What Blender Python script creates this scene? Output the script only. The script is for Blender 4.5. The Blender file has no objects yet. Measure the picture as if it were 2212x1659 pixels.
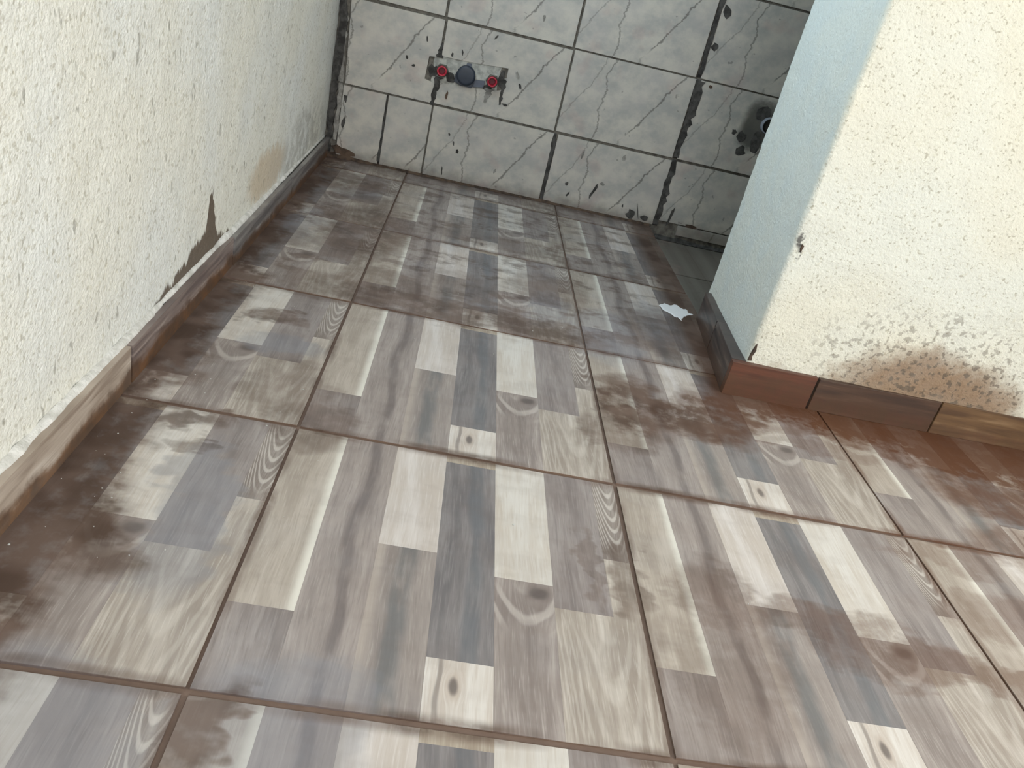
import bpy, bmesh, math, random
from mathutils import Matrix, Vector, noise as mnoise

random.seed(7)
U = 0.5                      # one floor tile = 0.5 m; plan numbers below are in tile units
SC = bpy.context.scene
COL = SC.collection

# ------------------------------------------------------------------ camera
cam_d = bpy.data.cameras.new('camera'); cam = bpy.data.objects.new('camera', cam_d); COL.objects.link(cam)
cam_d.sensor_fit = 'HORIZONTAL'; cam_d.sensor_width = 36.0; cam_d.lens = 28.53
cam_d.clip_start = 0.01
rx, ry, rz = (0.975503, -0.01267, 0.219622), (0.188268, -0.468345, -0.863254), (0.113796, 0.883455, -0.454486)
cam.matrix_world = Matrix(((rx[0], -ry[0], -rz[0], 0.163706), (rx[1], -ry[1], -rz[1], -0.564174),
                           (rx[2], -ry[2], -rz[2], 0.688739), (0, 0, 0, 1)))
SC.camera = cam

# ------------------------------------------------------------------ world, lights, exposure
world = bpy.data.worlds.new('world'); SC.world = world; world.use_nodes = True
world.cycles.sampling_method = 'NONE'
wn = world.node_tree.nodes; wn['Background'].inputs[0].default_value = (0.62, 0.78, 1.0, 1); wn['Background'].inputs[1].default_value = 0.5
def area(name, loc, target, sx, sy, power, col):
    d = bpy.data.lights.new(name, 'AREA'); d.shape = 'RECTANGLE'; d.size = sx; d.size_y = sy; d.energy = power; d.color = col
    o = bpy.data.objects.new(name, d); COL.objects.link(o); o.location = loc
    o.rotation_euler = (Vector(target) - Vector(loc)).to_track_quat('-Z', 'Y').to_euler(); return o
area('daylight_door', (2.27, -0.75, 1.2), (0.3, 0.3, 0.4), 1.3, 1.8, 46, (1.0, 0.965, 0.915))
area('daylight_front', (0.45, -2.38, 1.5), (0.7, 1.2, 0.2), 1.15, 1.1, 40, (0.95, 0.975, 1.0))
area('daylight_window', (-0.36, 1.30, 1.30), (0.8, 1.2, 0.75), 0.6, 0.5, 13, (0.68, 0.87, 1.0))
vs = SC.view_settings; vs.view_transform = 'Standard'; vs.look = 'None'; vs.gamma = 1.0; vs.use_curve_mapping = False; vs.exposure = 0.09
SC.cycles.use_denoising = True
SC.cycles.max_bounces = 4; SC.cycles.diffuse_bounces = 2; SC.cycles.glossy_bounces = 2
SC.cycles.use_adaptive_sampling = True; SC.cycles.adaptive_threshold = 0.09; SC.cycles.adaptive_min_samples = 14; SC.cycles.use_light_tree = False

# ------------------------------------------------------------------ shader expression helper
def lin(c):
    return tuple(((v / 255) / 12.92 if v / 255 <= 0.04045 else ((v / 255 + 0.055) / 1.055) ** 2.4) for v in c[:3]) + (1.0,)
class E:
    def __init__(s, t, k): s.t = t; s.k = k
    def __add__(s, o): return s.t.m('ADD', s, o)
    __radd__ = __add__
    def __sub__(s, o): return s.t.m('SUBTRACT', s, o)
    def __rsub__(s, o): return s.t.m('SUBTRACT', o, s)
    def __mul__(s, o): return s.t.m('MULTIPLY', s, o)
    __rmul__ = __mul__
    def __truediv__(s, o): return s.t.m('DIVIDE', s, o)
class T:
    def __init__(s, tree): s.tree = tree; s.n = tree.nodes; s.l = tree.links
    def put(s, sock, v):
        if isinstance(v, E): s.l.new(v.k, sock)
        elif isinstance(v, (tuple, list)) and sock.type == 'RGBA' and len(v) == 3: sock.default_value = tuple(v) + (1,)
        else: sock.default_value = v
    def m(s, op, *a, clamp=False):
        d = s.n.new('ShaderNodeMath'); d.operation = op; d.use_clamp = clamp
        for i, v in enumerate(a): s.put(d.inputs[i], v)
        return E(s, d.outputs[0])
    def vec(s, x, y, z=0.0):
        d = s.n.new('ShaderNodeCombineXYZ')
        for i, v in enumerate((x, y, z)): s.put(d.inputs[i], v)
        return E(s, d.outputs[0])
    def sep(s, v):
        d = s.n.new('ShaderNodeSeparateXYZ'); s.put(d.inputs[0], v); return [E(s, o) for o in d.outputs]
    def pos(s): return E(s, s.n.new('ShaderNodeNewGeometry').outputs['Position'])
    def obj(s): return E(s, s.n.new('ShaderNodeTexCoord').outputs['Object'])
    def noise(s, v, scale=1.0, detail=2.0, rough=0.5, dist=0.0):
        d = s.n.new('ShaderNodeTexNoise'); s.put(d.inputs['Vector'], v)
        d.inputs['Scale'].default_value = scale; d.inputs['Detail'].default_value = detail
        d.inputs['Roughness'].default_value = rough; d.inputs['Distortion'].default_value = dist
        return E(s, d.outputs[0])
    def voro(s, v, scale=1.0):
        d = s.n.new('ShaderNodeTexVoronoi'); s.put(d.inputs['Vector'], v); d.inputs['Scale'].default_value = scale
        return E(s, d.outputs['Distance'])
    def sm(s, a, b, x):          # smoothstep, a may exceed b
        d = s.n.new('ShaderNodeMapRange'); d.interpolation_type = 'SMOOTHSTEP'
        inv = a > b
        lo, hi = (b, a) if inv else (a, b)
        s.put(d.inputs['Value'], x); d.inputs['From Min'].default_value = lo; d.inputs['From Max'].default_value = hi
        d.inputs['To Min'].default_value = 1.0 if inv else 0.0; d.inputs['To Max'].default_value = 0.0 if inv else 1.0
        return E(s, d.outputs['Result'])
    def mix(s, f, a, b):
        d = s.n.new('ShaderNodeMix'); d.data_type = 'RGBA'; d.clamp_factor = True
        s.put(d.inputs[0], f); s.put(d.inputs[6], a); s.put(d.inputs[7], b); return E(s, d.outputs[2])
    def mx(s, a, b): return s.m('MAXIMUM', a, b)
    def mn(s, a, b): return s.m('MINIMUM', a, b)
    def ell(s, x, y, cx, cy, rx_, ry_, st=1.0, soft=0.55):
        a = (x - cx) * (1.0 / rx_); b = (y - cy) * (1.0 / ry_)
        return s.sm(1.0 + soft, 1.0 - soft, a * a + b * b) * st
    def blobs(s, v, lst, soft=0.55, grow=1.0):
        """union of soft ellipses (cx, cy, rx, ry): nearest scaled distance"""
        cur = None
        for cx, cy, rx_, ry_ in lst:
            rx_ *= grow; ry_ *= grow
            d = s.n.new('ShaderNodeVectorMath'); d.operation = 'MULTIPLY_ADD'; s.l.new(v.k, d.inputs[0])
            d.inputs[1].default_value = (1 / rx_, 1 / ry_, 0); d.inputs[2].default_value = (-cx / rx_, -cy / ry_, 0)
            q = s.n.new('ShaderNodeVectorMath'); q.operation = 'DOT_PRODUCT'; s.l.new(d.outputs[0], q.inputs[0]); s.l.new(d.outputs[0], q.inputs[1])
            e = E(s, q.outputs['Value']); cur = e if cur is None else s.mn(cur, e)
        return s.sm(1.0 + soft, 1.0 - soft, cur)
    def curve(s, x, pts):
        d = s.n.new('ShaderNodeFloatCurve'); c = d.mapping.curves[0]
        c.points[0].location = pts[0]; c.points[-1].location = pts[-1]
        for p in pts[1:-1]: c.points.new(*p)
        for p in c.points: p.handle_type = 'VECTOR'
        d.mapping.update(); s.put(d.inputs['Value'], x); return E(s, d.outputs[0])
    def bump(s, h, strength, dist):
        d = s.n.new('ShaderNodeBump'); d.inputs['Strength'].default_value = strength; d.inputs['Distance'].default_value = dist
        s.put(d.inputs['Height'], h); return E(s, d.outputs[0])
MATS = {}
def material(name):
    m = bpy.data.materials.new(name); m.use_nodes = True; MATS[name] = m
    t = T(m.node_tree); t.b = m.node_tree.nodes['Principled BSDF']
    return m, t
def out(t, color, rough=0.5, normal=None, spec=0.5, metal=0.0):
    t.put(t.b.inputs['Base Color'], color); t.put(t.b.inputs['Roughness'], rough)
    t.put(t.b.inputs['Specular IOR Level'], spec); t.put(t.b.inputs['Metallic'], metal)
    if normal is not None: t.put(t.b.inputs['Normal'], normal)

# ------------------------------------------------------------------ mud on the floor (a node group read in world metres)
def build_mud():
    g = bpy.data.node_groups.new('mud', 'ShaderNodeTree')
    for nm in ('Mud', 'Film', 'Wet', 'Tone', 'Far'): g.interface.new_socket(nm, in_out='OUTPUT', socket_type='NodeSocketFloat')
    t = T(g)
    p = t.pos(); X, Y, Z = t.sep(p)
    x = X * (1 / U); y = Y * (1 / U)
    w1 = t.noise(p, 7.0, 3.0, 0.6); w2 = t.noise(t.vec(X + 9.3, Y * 1.0 - 4.1, 0.0), 7.0, 3.0, 0.6)
    w3 = t.noise(t.vec(X * 1.0, Y * 1.8, 3.0), 26.0, 2.0, 0.6) - 0.5
    xw = x + (w1 - 0.5) * 0.34 + w3 * 0.10; yw = y + (w2 - 0.5) * 0.26 + w3 * 0.10
    fine = t.noise(p, 38.0, 3.0, 0.65)
    streak = t.noise(t.vec(X * 3.6, Y * 6.5, 0.0), 2.6, 3.0, 0.6)
    # band of mud along the skirting on the left: broad near the camera, thin half way, broad again in the corner
    band = t.sm(-0.35, -0.47, xw - t.sm(1.5, 0.4, y) * 0.08 - t.sm(3.0, 4.2, y) * 0.04) * 0.95
    # along the skirting on the right
    band_r = t.sm(1.55, 1.70, yw + t.sm(1.95, 2.7, x) * 0.20) * t.sm(1.42, 1.58, x)
    back = t.sm(4.02, 4.26, yw) * 0.75
    m = t.mx(t.mx(band, band_r), back)
    blobs = [  # x, y, rx, ry, strength
        (1.13, 1.56, 0.14, 0.22, 0.85), (1.33, 1.52, 0.26, 0.12, 0.9), (1.45, 1.70, 0.10, 0.14, 0.6), (1.52, 1.62, 0.16, 0.20, 0.85), (1.08, 1.35, 0.10, 0.16, 0.5),
        (0.30, 2.13, 0.42, 0.12, 0.75), (0.78, 2.12, 0.30, 0.10, 0.65), (-0.12, 2.12, 0.18, 0.14, 0.6), (0.10, 2.32, 0.22, 0.12, 0.5),
        (-0.08, 2.95, 0.22, 0.40, 0.70), (-0.25, 2.62, 0.22, 0.14, 0.60), (0.45, 2.45, 0.20, 0.14, 0.45), (0.85, 2.62, 0.20, 0.18, 0.55),
        (-0.30, 3.75, 0.20, 0.20, 0.75), (-0.15, 3.45, 0.20, 0.10, 0.6), (0.60, 3.20, 0.35, 0.12, 0.35), (1.40, 2.35, 0.16, 0.28, 0.55),
        (-0.25, 1.72, 0.10, 0.06, 0.7), (-0.10, 1.25, 0.14, 0.16, 0.40), (0.02, 1.05, 0.12, 0.14, 0.50), (-0.30, 0.93, 0.08, 0.05, 0.75),
        (-0.24, 0.80, 0.06, 0.03, 0.6), (0.07, -0.12, 0.05, 0.12, 0.65), (0.88, 0.58, 0.03, 0.14, 0.45), (0.99, 0.52, 0.05, 0.12, 0.55),
        (1.22, 0.55, 0.12, 0.14, 0.50), (1.50, 0.52, 0.24, 0.08, 0.60), (1.75, 0.40, 0.26, 0.07, 0.60), (1.20, 0.28, 0.14, 0.20, 0.30),
        (2.62, 1.40, 0.30, 0.16, 0.75), (2.35, 1.60, 0.22, 0.12, 0.8), (2.10, 0.93, 0.20, 0.07, 0.45), (2.55, 1.05, 0.25, 0.12, 0.55),
        (2.2, 0.65, 0.22, 0.10, 0.45), (1.72, 1.60, 0.10, 0.06, 0.5), (-0.42, 0.33, 0.20, 0.09, 0.75), (1.88, 1.50, 0.22, 0.05, 0.4),
        (2.0, 1.68, 0.25, 0.10, 0.8), (2.0, 0.37, 0.22, 0.05, 0.6), (2.3, 0.33, 0.25, 0.05, 0.6), (1.12, 1.75, 0.12, 0.05, 0.6)]
    vw = t.vec(xw, yw, 0.0)
    for lo, hi, st in ((0.0, 0.47, 0.40), (0.47, 0.63, 0.55), (0.63, 0.84, 0.76), (0.84, 1.0, 0.90)):
        m = t.mx(m, t.blobs(vw, [b[:4] for b in blobs if lo <= b[4] < hi], grow=1.12) * st)
    # dirt lying along the grout lines
    def near(c, off=0.0):
        f = t.m('FRACT', c + (0.5 + off)); return t.m('ABSOLUTE', f - 0.5)
    gx = near(x + (w1 - 0.5) * 0.02); gy = near(y + (w2 - 0.5) * 0.03)
    gr = t.mx(t.sm(0.030, 0.010, gx) * 0.6, t.sm(0.040, 0.012, gy) * 0.75) * t.sm(0.36, 0.58, t.noise(p, 6.0, 2.0))
    m = t.mx(m, gr)
    # scattered smears, thicker toward the far end
    sc = t.sm(0.46, 0.62, streak * 0.72 + fine * 0.28) * (t.sm(1.75, 2.4, y) * 0.48 + 0.10)
    m = t.mx(m, sc)
    m = t.m('MULTIPLY', m, t.sm(0.34, 0.56, fine * 0.5 + streak * 0.5) * 0.50 + 0.60, clamp=True)
    solid = t.sm(1.62, 1.76, yw + t.sm(1.95, 2.7, x) * 0.16) * t.sm(1.45, 1.56, x); solid = t.mx(solid, t.sm(-0.44, -0.50, xw))
    m = t.mx(m, solid * 0.97)
    # cement haze: thin grey film wiped over the print
    hz = t.sm(0.50, 0.68, t.noise(t.vec(X, Y * 1.6, 2.0), 6.5, 2.0, 0.55)) * (0.06 + t.sm(1.9, 2.9, y) * 0.12)
    hb = []
    for b in [(-0.16, 0.46, 0.10, 0.22, 0.62), (-0.20, 0.68, 0.07, 0.16, 0.5), (-0.18, 1.50, 0.14, 0.07, 0.6), (1.10, 2.20, 0.16, 0.3, 0.35), (0.85, 2.35, 0.12, 0.2, 0.55),
              (1.38, 2.45, 0.10, 0.3, 0.5), (0.20, -0.05, 0.2, 0.16, 0.45), (-0.3, -0.15, 0.3, 0.2, 0.4), (-0.38, 2.85, 0.08, 0.3, 0.4), (-0.2, 3.55, 0.14, 0.12, 0.45)]:
        hb.append(b[:4])
    hz = t.mx(hz, t.blobs(vw, hb) * 0.42)
    tone = t.sm(0.9, 2.1, x + (w2 - 0.5) * 0.8) * t.sm(2.5, 1.9, y)          # redder earth by the right-hand skirting
    wet = t.sm(0.42, 0.62, t.noise(t.vec(X, Y, 5.0), 5.0, 1.0))
    o = g.nodes.new('NodeGroupOutput')
    far = t.sm(0.62, 0.38, t.noise(p, 11.0, 2.0, 0.6))          # thicker, browner patches
    for i, v in enumerate((m, hz, wet, tone, far)): g.links.new(v.k, o.inputs[i])
    return g
MUD = build_mud()
def apply_mud(t, col, k=1.0):
    d = t.n.new('ShaderNodeGroup'); d.node_tree = MUD
    mud, film, wet, tone, far = [E(t, o) for o in d.outputs]
    col = t.mix(film, col, lin((130, 134, 144)))
    col = t.mix(mud * (0.93 * k), col, t.mix(tone, t.mix(far, lin((106, 88, 78)), lin((78, 60, 49))), lin((94, 57, 33))))
    rough = 0.46 - wet * 0.12 + mud * 0.08
    return col, rough, 0.42 - mud * 0.28

# ------------------------------------------------------------------ printed wood
def wood(name, base, dark, light, seed=0.0, knots=(), cath=None, edge=None, stripe=None, amt=1.0, mud=True, swap=False):
    m, t = material(name)
    o = t.obj(); ox, oy, oz = t.sep(o)
    u = ox * (1 / U); v = oy * (1 / U)
    if swap: u, v = v, u
    base, dark, light = lin(base), lin(dark), lin(light)
    wv = t.noise(t.vec(u * 1.0, v * 0.6, seed), 4.0, 1.0)
    uu = u + (wv - 0.5) * 0.035
    for ku, kv, kr, ka in knots:                   # grain bends round a knot
        dx = u - ku; dy = v - kv
        fall = t.sm(1.0, 0.0, (dx * dx) * (1 / (kr * 2.2) ** 2) + (dy * dy) * (1 / (kr * 4.2) ** 2))
        uu = uu + fall * dx * -0.75
    broad = t.noise(t.vec(uu * 15.0, v * 2.0, seed + 3.0), 1.0, 3.0, 0.6)
    mid = t.noise(t.vec(uu * 60.0, v * 3.2, seed + 7.0), 1.0, 3.0, 0.65)
    fine = t.noise(t.vec(uu * 210.0, v * 10.0, seed + 11.0), 1.0, 2.0, 0.6)
    col = t.mix(t.sm(0.42, 0.66, broad) * (0.75 * amt), base, dark)
    col = t.mix(t.sm(0.50, 0.28, broad) * (0.65 * amt), col, light)
    col = t.mix(t.sm(0.56, 0.74, mid) * (0.45 * amt), col, dark)
    col = t.mix(t.sm(0.46, 0.30, mid) * (0.40 * amt), col, light)
    col = t.mix(t.sm(0.5, 0.72, fine) * 0.42, col, dark); col = t.mix(t.sm(0.46, 0.30, fine) * 0.35, col, light)
    if cath:                                       # nested arches
        uc, vc, kk, fr, v0, v1, st = cath
        du = u - uc
        c = (v - vc) - du * du * kk
        ph = c * fr + (t.noise(t.vec(u * 10, v * 7, seed), 1.0, 2.0) - 0.5) * 4.0
        ring = t.sm(0.45, 0.95, t.m('SINE', ph) * 0.5 + 0.5)
        msk = t.sm(v0 - 0.05, v0 + 0.03, v) * t.sm(v1 + 0.06, v1 - 0.02, v) * st
        col = t.mix(msk * ring, col, light); col = t.mix(msk * (1.0 - ring) * 0.6, col, dark)
    if stripe:                                     # darker bluish streak along the board
        uc, wd, c3 = stripe
        ph = uu - uc + (t.noise(t.vec(v * 3.0, seed, 0.0), 1.0, 2.0) - 0.5) * 0.06
        col = t.mix(t.sm(wd, wd * 0.3, t.m('ABSOLUTE', ph)) * 0.7 * t.sm(0.25, 0.55, t.noise(t.vec(u * 20, v * 6, seed + 5), 1.0, 3.0)), col, lin(c3))
    if edge:                                       # a bright long edge
        u0, u1, c3, s3 = edge
        col = t.mix(t.sm(u0, u1, u) * s3, col, lin(c3))
    for ku, kv, kr, ka in knots:
        dx = (u - ku + (wv - 0.5) * 0.03) * (1 / kr); dy = (v - kv + (mid - 0.5) * 0.02) * (1 / (kr * ka))
        r2 = dx * dx + dy * dy
        col = t.mix(t.sm(1.9, 0.1, r2) * 0.78, col, t.mix(t.sm(0.9, 0.1, r2), dark, lin((86, 77, 75))))
    rough, spec = 0.4, 0.4
    if mud: col, rough, spec = apply_mud(t, col)
    h = t.noise(t.pos(), 90.0, 1.0)
    out(t, col, rough, t.bump(h, 0.08, 0.0012), spec)
    return m
wood('print_tan_bright_edge', (178, 168, 157), (152, 141, 130), (200, 192, 183), 1.0, edge=(0.122, 0.150, (226, 223, 213), 0.9), amt=0.8)
wood('print_taupe_short', (144, 134, 130), (118, 109, 106), (170, 161, 156), 2.0)
wood('print_taupe_long', (159, 149, 144), (126, 117, 113), (180, 171, 166), 4.0, stripe=(0.245, 0.022, (108, 99, 98)), amt=0.8)
wood('print_cream_left', (206, 199, 194), (184, 173, 162), (222, 217, 213), 6.0, amt=0.8)
wood('print_grey_streak', (156, 147, 142), (130, 121, 117), (186, 178, 172), 8.0, stripe=(0.385, 0.036, (104, 106, 108)), edge=(0.345, 0.312, (178, 167, 158), 0.7), amt=0.8)
wood('print_charcoal', (132, 127, 127), (104, 101, 103), (158, 154, 153), 10.0, stripe=(0.56, 0.03, (104, 107, 112)))
wood('print_cream_knot', (210, 204, 197), (184, 170, 158), (226, 222, 217), 12.0, knots=((0.527, 0.105, 0.015, 2.3),), stripe=(0.490, 0.009, (128, 118, 112)), amt=0.8)
wood('print_tan_sliver', (172, 160, 145), (146, 132, 118), (198, 189, 176), 14.0)
wood('print_cream_right', (208, 203, 196), (188, 176, 162), (224, 221, 216), 16.0, amt=0.75)
wood('print_taupe_knot', (155, 145, 140), (122, 112, 108), (194, 186, 180), 18.0, knots=((0.728, 0.440, 0.034, 0.8),), cath=(0.70, 0.32, 16.0, 60.0, 0.33, 0.42, 0.55), amt=0.85)
wood('print_ash', (146, 137, 134), (118, 110, 109), (170, 163, 160), 20.0)
wood('print_arches', (146, 135, 128), (116, 106, 100), (210, 204, 197), 22.0, cath=(0.968, 0.68, 110.0, 110.0, 0.68, 0.95, 0.55), amt=0.8)
wood('print_beige_grain', (182, 173, 163), (146, 135, 125), (214, 208, 200), 24.0, cath=(0.895, 0.10, 60.0, 34.0, 0.02, 0.32, 0.22))
STRIPS = [(0, .154, 0, .252, 'print_taupe_short'), (0, .154, .252, 1, 'print_tan_bright_edge'), (.154, .308, 0, 1, 'print_taupe_long'),
          (.308, .461, 0, .53, 'print_grey_streak'), (.308, .461, .53, 1, 'print_cream_left'),
          (.461, .614, 0, .178, 'print_cream_knot'), (.461, .614, .178, .958, 'print_charcoal'), (.461, .614, .958, 1, 'print_tan_sliver'),
          (.614, .768, 0, .475, 'print_taupe_knot'), (.614, .768, .475, 1, 'print_cream_right'),
          (.768, .921, 0, .398, 'print_beige_grain'), (.768, .921, .398, 1, 'print_ash'),
          (.921, 1, 0, .62, 'print_beige_grain'), (.921, 1, .62, 1, 'print_arches')]

# ------------------------------------------------------------------ other materials
def mat_tile_edge():
    m, t = material('tile_body'); out(t, apply_mud(t, lin((120, 98, 82)))[0], 0.6)
def mat_grout():
    m, t = material('grout'); p = t.pos()
    c = t.mix(t.noise(p, 30.0, 3.0), lin((98, 80, 70)), lin((130, 110, 98))); out(t, c, 0.8, t.bump(t.noise(p, 120.0, 3.0), 0.5, 0.002))
def mat_mortar(name, a, b):
    m, t = material(name); p = t.pos()
    c = t.mix(t.sm(0.35, 0.65, t.noise(p, 45.0, 4.0, 0.6)), lin(a), lin(b)); out(t, c, 0.9, t.bump(t.noise(p, 160.0, 4.0, 0.6), 0.7, 0.003))
mat_tile_edge(); mat_grout()
mat_mortar('mortar_dark', (50, 48, 46), (84, 82, 79)); mat_mortar('mortar_grey', (116, 113, 108), (158, 155, 148)); mat_mortar('mortar_pale', (150, 150, 144), (196, 196, 188))
mat_mortar('filler_white', (206, 205, 198), (236, 235, 230)); mat_mortar('mortar_joint', (86, 82, 75), (124, 119, 110)); mat_mortar('mortar_mud', (60, 48, 40), (96, 78, 64))

def plaster(name, stains, speck=0.5, ca=(225, 223, 209), cb=(224, 226, 218), grain=1.0):
    m, t = material(name); p = t.pos(); X, Y, Z = t.sep(p)
    big = t.noise(p, 4.0, 1.0); mid = t.noise(p, 120.0, 2.0, 0.55); pit = t.noise(p, 210.0, 1.0, 0.5)
    sp = t.noise(p, 105.0 * grain, 1.0, 0.5)
    col = t.mix(t.sm(0.35, 0.7, big), lin(ca), lin(cb))
    col = t.mix(t.sm(0.55, 0.75, mid) * 0.30, col, lin((196, 190, 160)))
    col = t.mix(t.sm(0.58, 0.70, sp) * t.sm(0.42, 0.58, pit) * speck, col, lin((150, 142, 116)))
    col = stains(t, col, X * (1 / U), Y * (1 / U), Z * (1 / U), p)
    h = t.noise(p, 150.0, 2.0, 0.6)
    out(t, col, 0.85, t.bump(h, 0.62, 0.0045), 0.3)
def stains_and_tone_left(t, col, x, y, z, p):
    w = t.noise(p, 26.0, 3.0, 0.65); w2 = t.noise(t.vec(x * 0.5, y * 16.0, z * 4.0), 1.6, 3.0, 0.6)
    yy = y + (w - 0.5) * 0.05; zz = z + (w2 - 0.5) * 0.12
    # wet patch rising from the skirting with a pointed top
    prof = t.curve((yy - 1.3) * 1.0, [(0, 0), (.10, .03), (.30, .055), (.50, .10), (.56, .13), (.595, .255), (.625, .26), (.665, .12), (.72, .05), (.82, .035), (.88, 0), (1, 0)])
    hgt = zz - 0.122
    ms = t.sm(0.010, -0.010, hgt - prof) * t.sm(1.30, 1.38, y) * t.sm(2.22, 2.14, y)
    col = t.mix(ms * 0.92, col, lin((92, 76, 60)))
    tan = t.ell(yy, zz, 2.78, 0.24, 0.34, 0.11, 0.55); col = t.mix(tan, col, lin((198, 172, 134)))
    gr = t.ell(yy, zz, 3.65, 0.22, 0.55, 0.18, 0.50) * t.sm(0.35, 0.6, w); col = t.mix(gr, col, lin((150, 148, 138)))
    spl = t.sm(0.70, 0.76, t.noise(t.vec(x, y * 40.0, z * 16.0), 1.0, 1.0)) * 0.5; col = t.mix(spl, col, lin((120, 116, 104)))
    return t.mix(t.sm(3.98, 4.22, yy) * 0.35, col, lin((176, 178, 176)))  # greyer toward the back corner
def stains_and_cool_side(t, col, x, y, z, p):
    w = t.noise(p, 14.0, 4.0, 0.65); dots = t.sm(0.54, 0.64, t.noise(p, 85.0, 2.0))
    front = t.sm(1.95, 1.88, y)
    xw = x + (w - 0.5) * 0.30; zw = z + (t.noise(t.vec(x * 3, 3.0, z * 3), 2.5, 4.0, 0.65) - 0.5) * 0.20
    st = t.mx(t.ell(xw, zw, 2.44, 0.16, 0.38, 0.20, 1.0), t.ell(xw, zw, 2.20, 0.15, 0.22, 0.11, 0.85)) * front
    col = t.mix(st * 0.92, col, lin((136, 104, 72))); col = t.mix(st * dots * 0.75, col, lin((88, 68, 50)))
    halo = t.ell(xw, zw, 2.38, 0.30, 0.52, 0.22, 1.0) * dots * front; col = t.mix(halo * 0.5, col, lin((98, 82, 64)))
    foot = t.sm(0.20, 0.15, zw) * front * 0.45; col = t.mix(foot * t.sm(0.45, 0.6, w), col, lin((150, 126, 100)))
    dab = t.mx(t.ell(x, z, 1.655, 0.685, 0.016, 0.030, 1.0), t.ell(x, z, 1.668, 0.625, 0.010, 0.022, 1.0)) * front
    col = t.mix(dab * t.sm(0.40, 0.55, t.noise(p, 90.0, 2.0)), col, lin((84, 80, 74)))
    side = t.sm(1.84, 1.90, y)                      # cool light on the return, mixed into the plaster colour
    return t.mix(side * (0.65 + t.sm(0.4, 0.65, t.noise(p, 16.0, 3.0)) * 0.25), col, lin((212, 219, 216)))
plaster('plaster_left', stains_and_tone_left, 0.36, (236, 235, 224), (234, 236, 231)); plaster('plaster_right', stains_and_cool_side, 0.6, (226, 223, 206), (224, 225, 214), 1.6); 

def marble(name, dark=False):
    m, t = material(name); o = t.obj(); ox, oy, oz = t.sep(o); p = t.pos()
    u = ox * (1 / (0.80 * U)); v = oz * (1 / (0.505 * U))
    cloud = t.noise(t.vec(u * 2.2, v * 1.6, 3.0), 2.6, 4.0, 0.65); cl2 = t.noise(p, 9.0, 3.0, 0.55)
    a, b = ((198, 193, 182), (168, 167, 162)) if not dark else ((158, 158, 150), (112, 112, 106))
    col = t.mix(t.sm(0.32, 0.68, cloud), lin(a), lin(b))
    col = t.mix(t.sm(0.45, 0.7, cl2) * 0.30, col, lin((190, 184, 180)))
    wob = (t.noise(t.vec(u * 9.0, v * 9.0, 1.0), 1.0, 4.0, 0.75) - 0.5)
    def vein(pts, wd, st):
        f = t.curve(v, pts)
        return t.sm(wd, wd * 0.25, t.m('ABSOLUTE', u - f + wob * 0.085)) * st
    ve = vein([(0, .30), (.12, .325), (.38, .30), (.62, .325), (.8, .295), (1, .345)], 0.010, 0.62)
    ve = t.mx(ve, vein([(0, .52), (.07, .525), (.33, .645), (.60, .755), (.80, .825), (1, .92)], 0.011, 0.75))
    ve = t.mx(ve, vein([(0, -.2), (.15, .0), (.40, .085), (.70, .205), (.88, .25), (1, .26)], 0.008, 0.42))
    col = t.mix(ve * t.sm(0.25, 0.5, t.noise(t.vec(u * 3, v * 4, 9.0), 1.0, 2.0)), col, lin((92, 88, 82)))
    X, Y, Z = t.sep(p)
    sp = t.sm(0.70, 0.75, t.noise(p, 46.0, 2.0)) * 0.5; col = t.mix(sp, col, lin((96, 92, 88)))
    low = t.sm(0.10, 0.0, Z * (1 / U) + (t.noise(p, 30.0, 3.0) - 0.5) * 0.12) * 0.55; col = t.mix(low, col, lin((98, 86, 76)))
    pk = t.sm(0.60, 0.72, t.noise(p, 13.0, 2.0)) * 0.22; col = t.mix(pk, col, lin((172, 140, 134)))
    black = t.ell(X * (1 / U) + (cl2 - 0.5) * 0.2, Z * (1 / U) + wob * 0.12, 2.16, 0.78, 0.12, 0.16, 0.8); col = t.mix(black, col, lin((48, 47, 42)))
    out(t, col, 0.38, t.bump(t.noise(p, 60.0, 2.0), 0.06, 0.001), 0.5)
marble('marble_tile'); marble('marble_tile_dark', True)
def simple(name, c, rough, metal=0.0, spec=0.5, vary=0.15):
    m, t = material(name); n = t.noise(t.pos(), 70.0, 2.0)
    c1 = tuple(int(v * (1 - vary)) for v in c); out(t, t.mix(n, lin(c), lin(c1)), rough, None, spec, metal)
simple('red_plastic', (196, 44, 66), 0.35); simple('red_plastic_deep', (110, 14, 34), 0.5); simple('brass_dull', (150, 146, 138), 0.35, 0.8)
simple('blue_black_plastic', (50, 58, 72), 0.45); simple('blue_grey_plastic', (98, 104, 118), 0.5); simple('pipe_grey', (150, 156, 166), 0.5)
simple('splash_white', (246, 249, 252), 0.3, vary=0.03); simple('crumb', (206, 206, 202), 0.8); simple('ceiling_paint', (226, 224, 214), 0.9)
simple('plaster_plain', (224, 222, 208), 0.9, vary=0.05); simple('frame_white', (220, 220, 214), 0.5)

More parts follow.
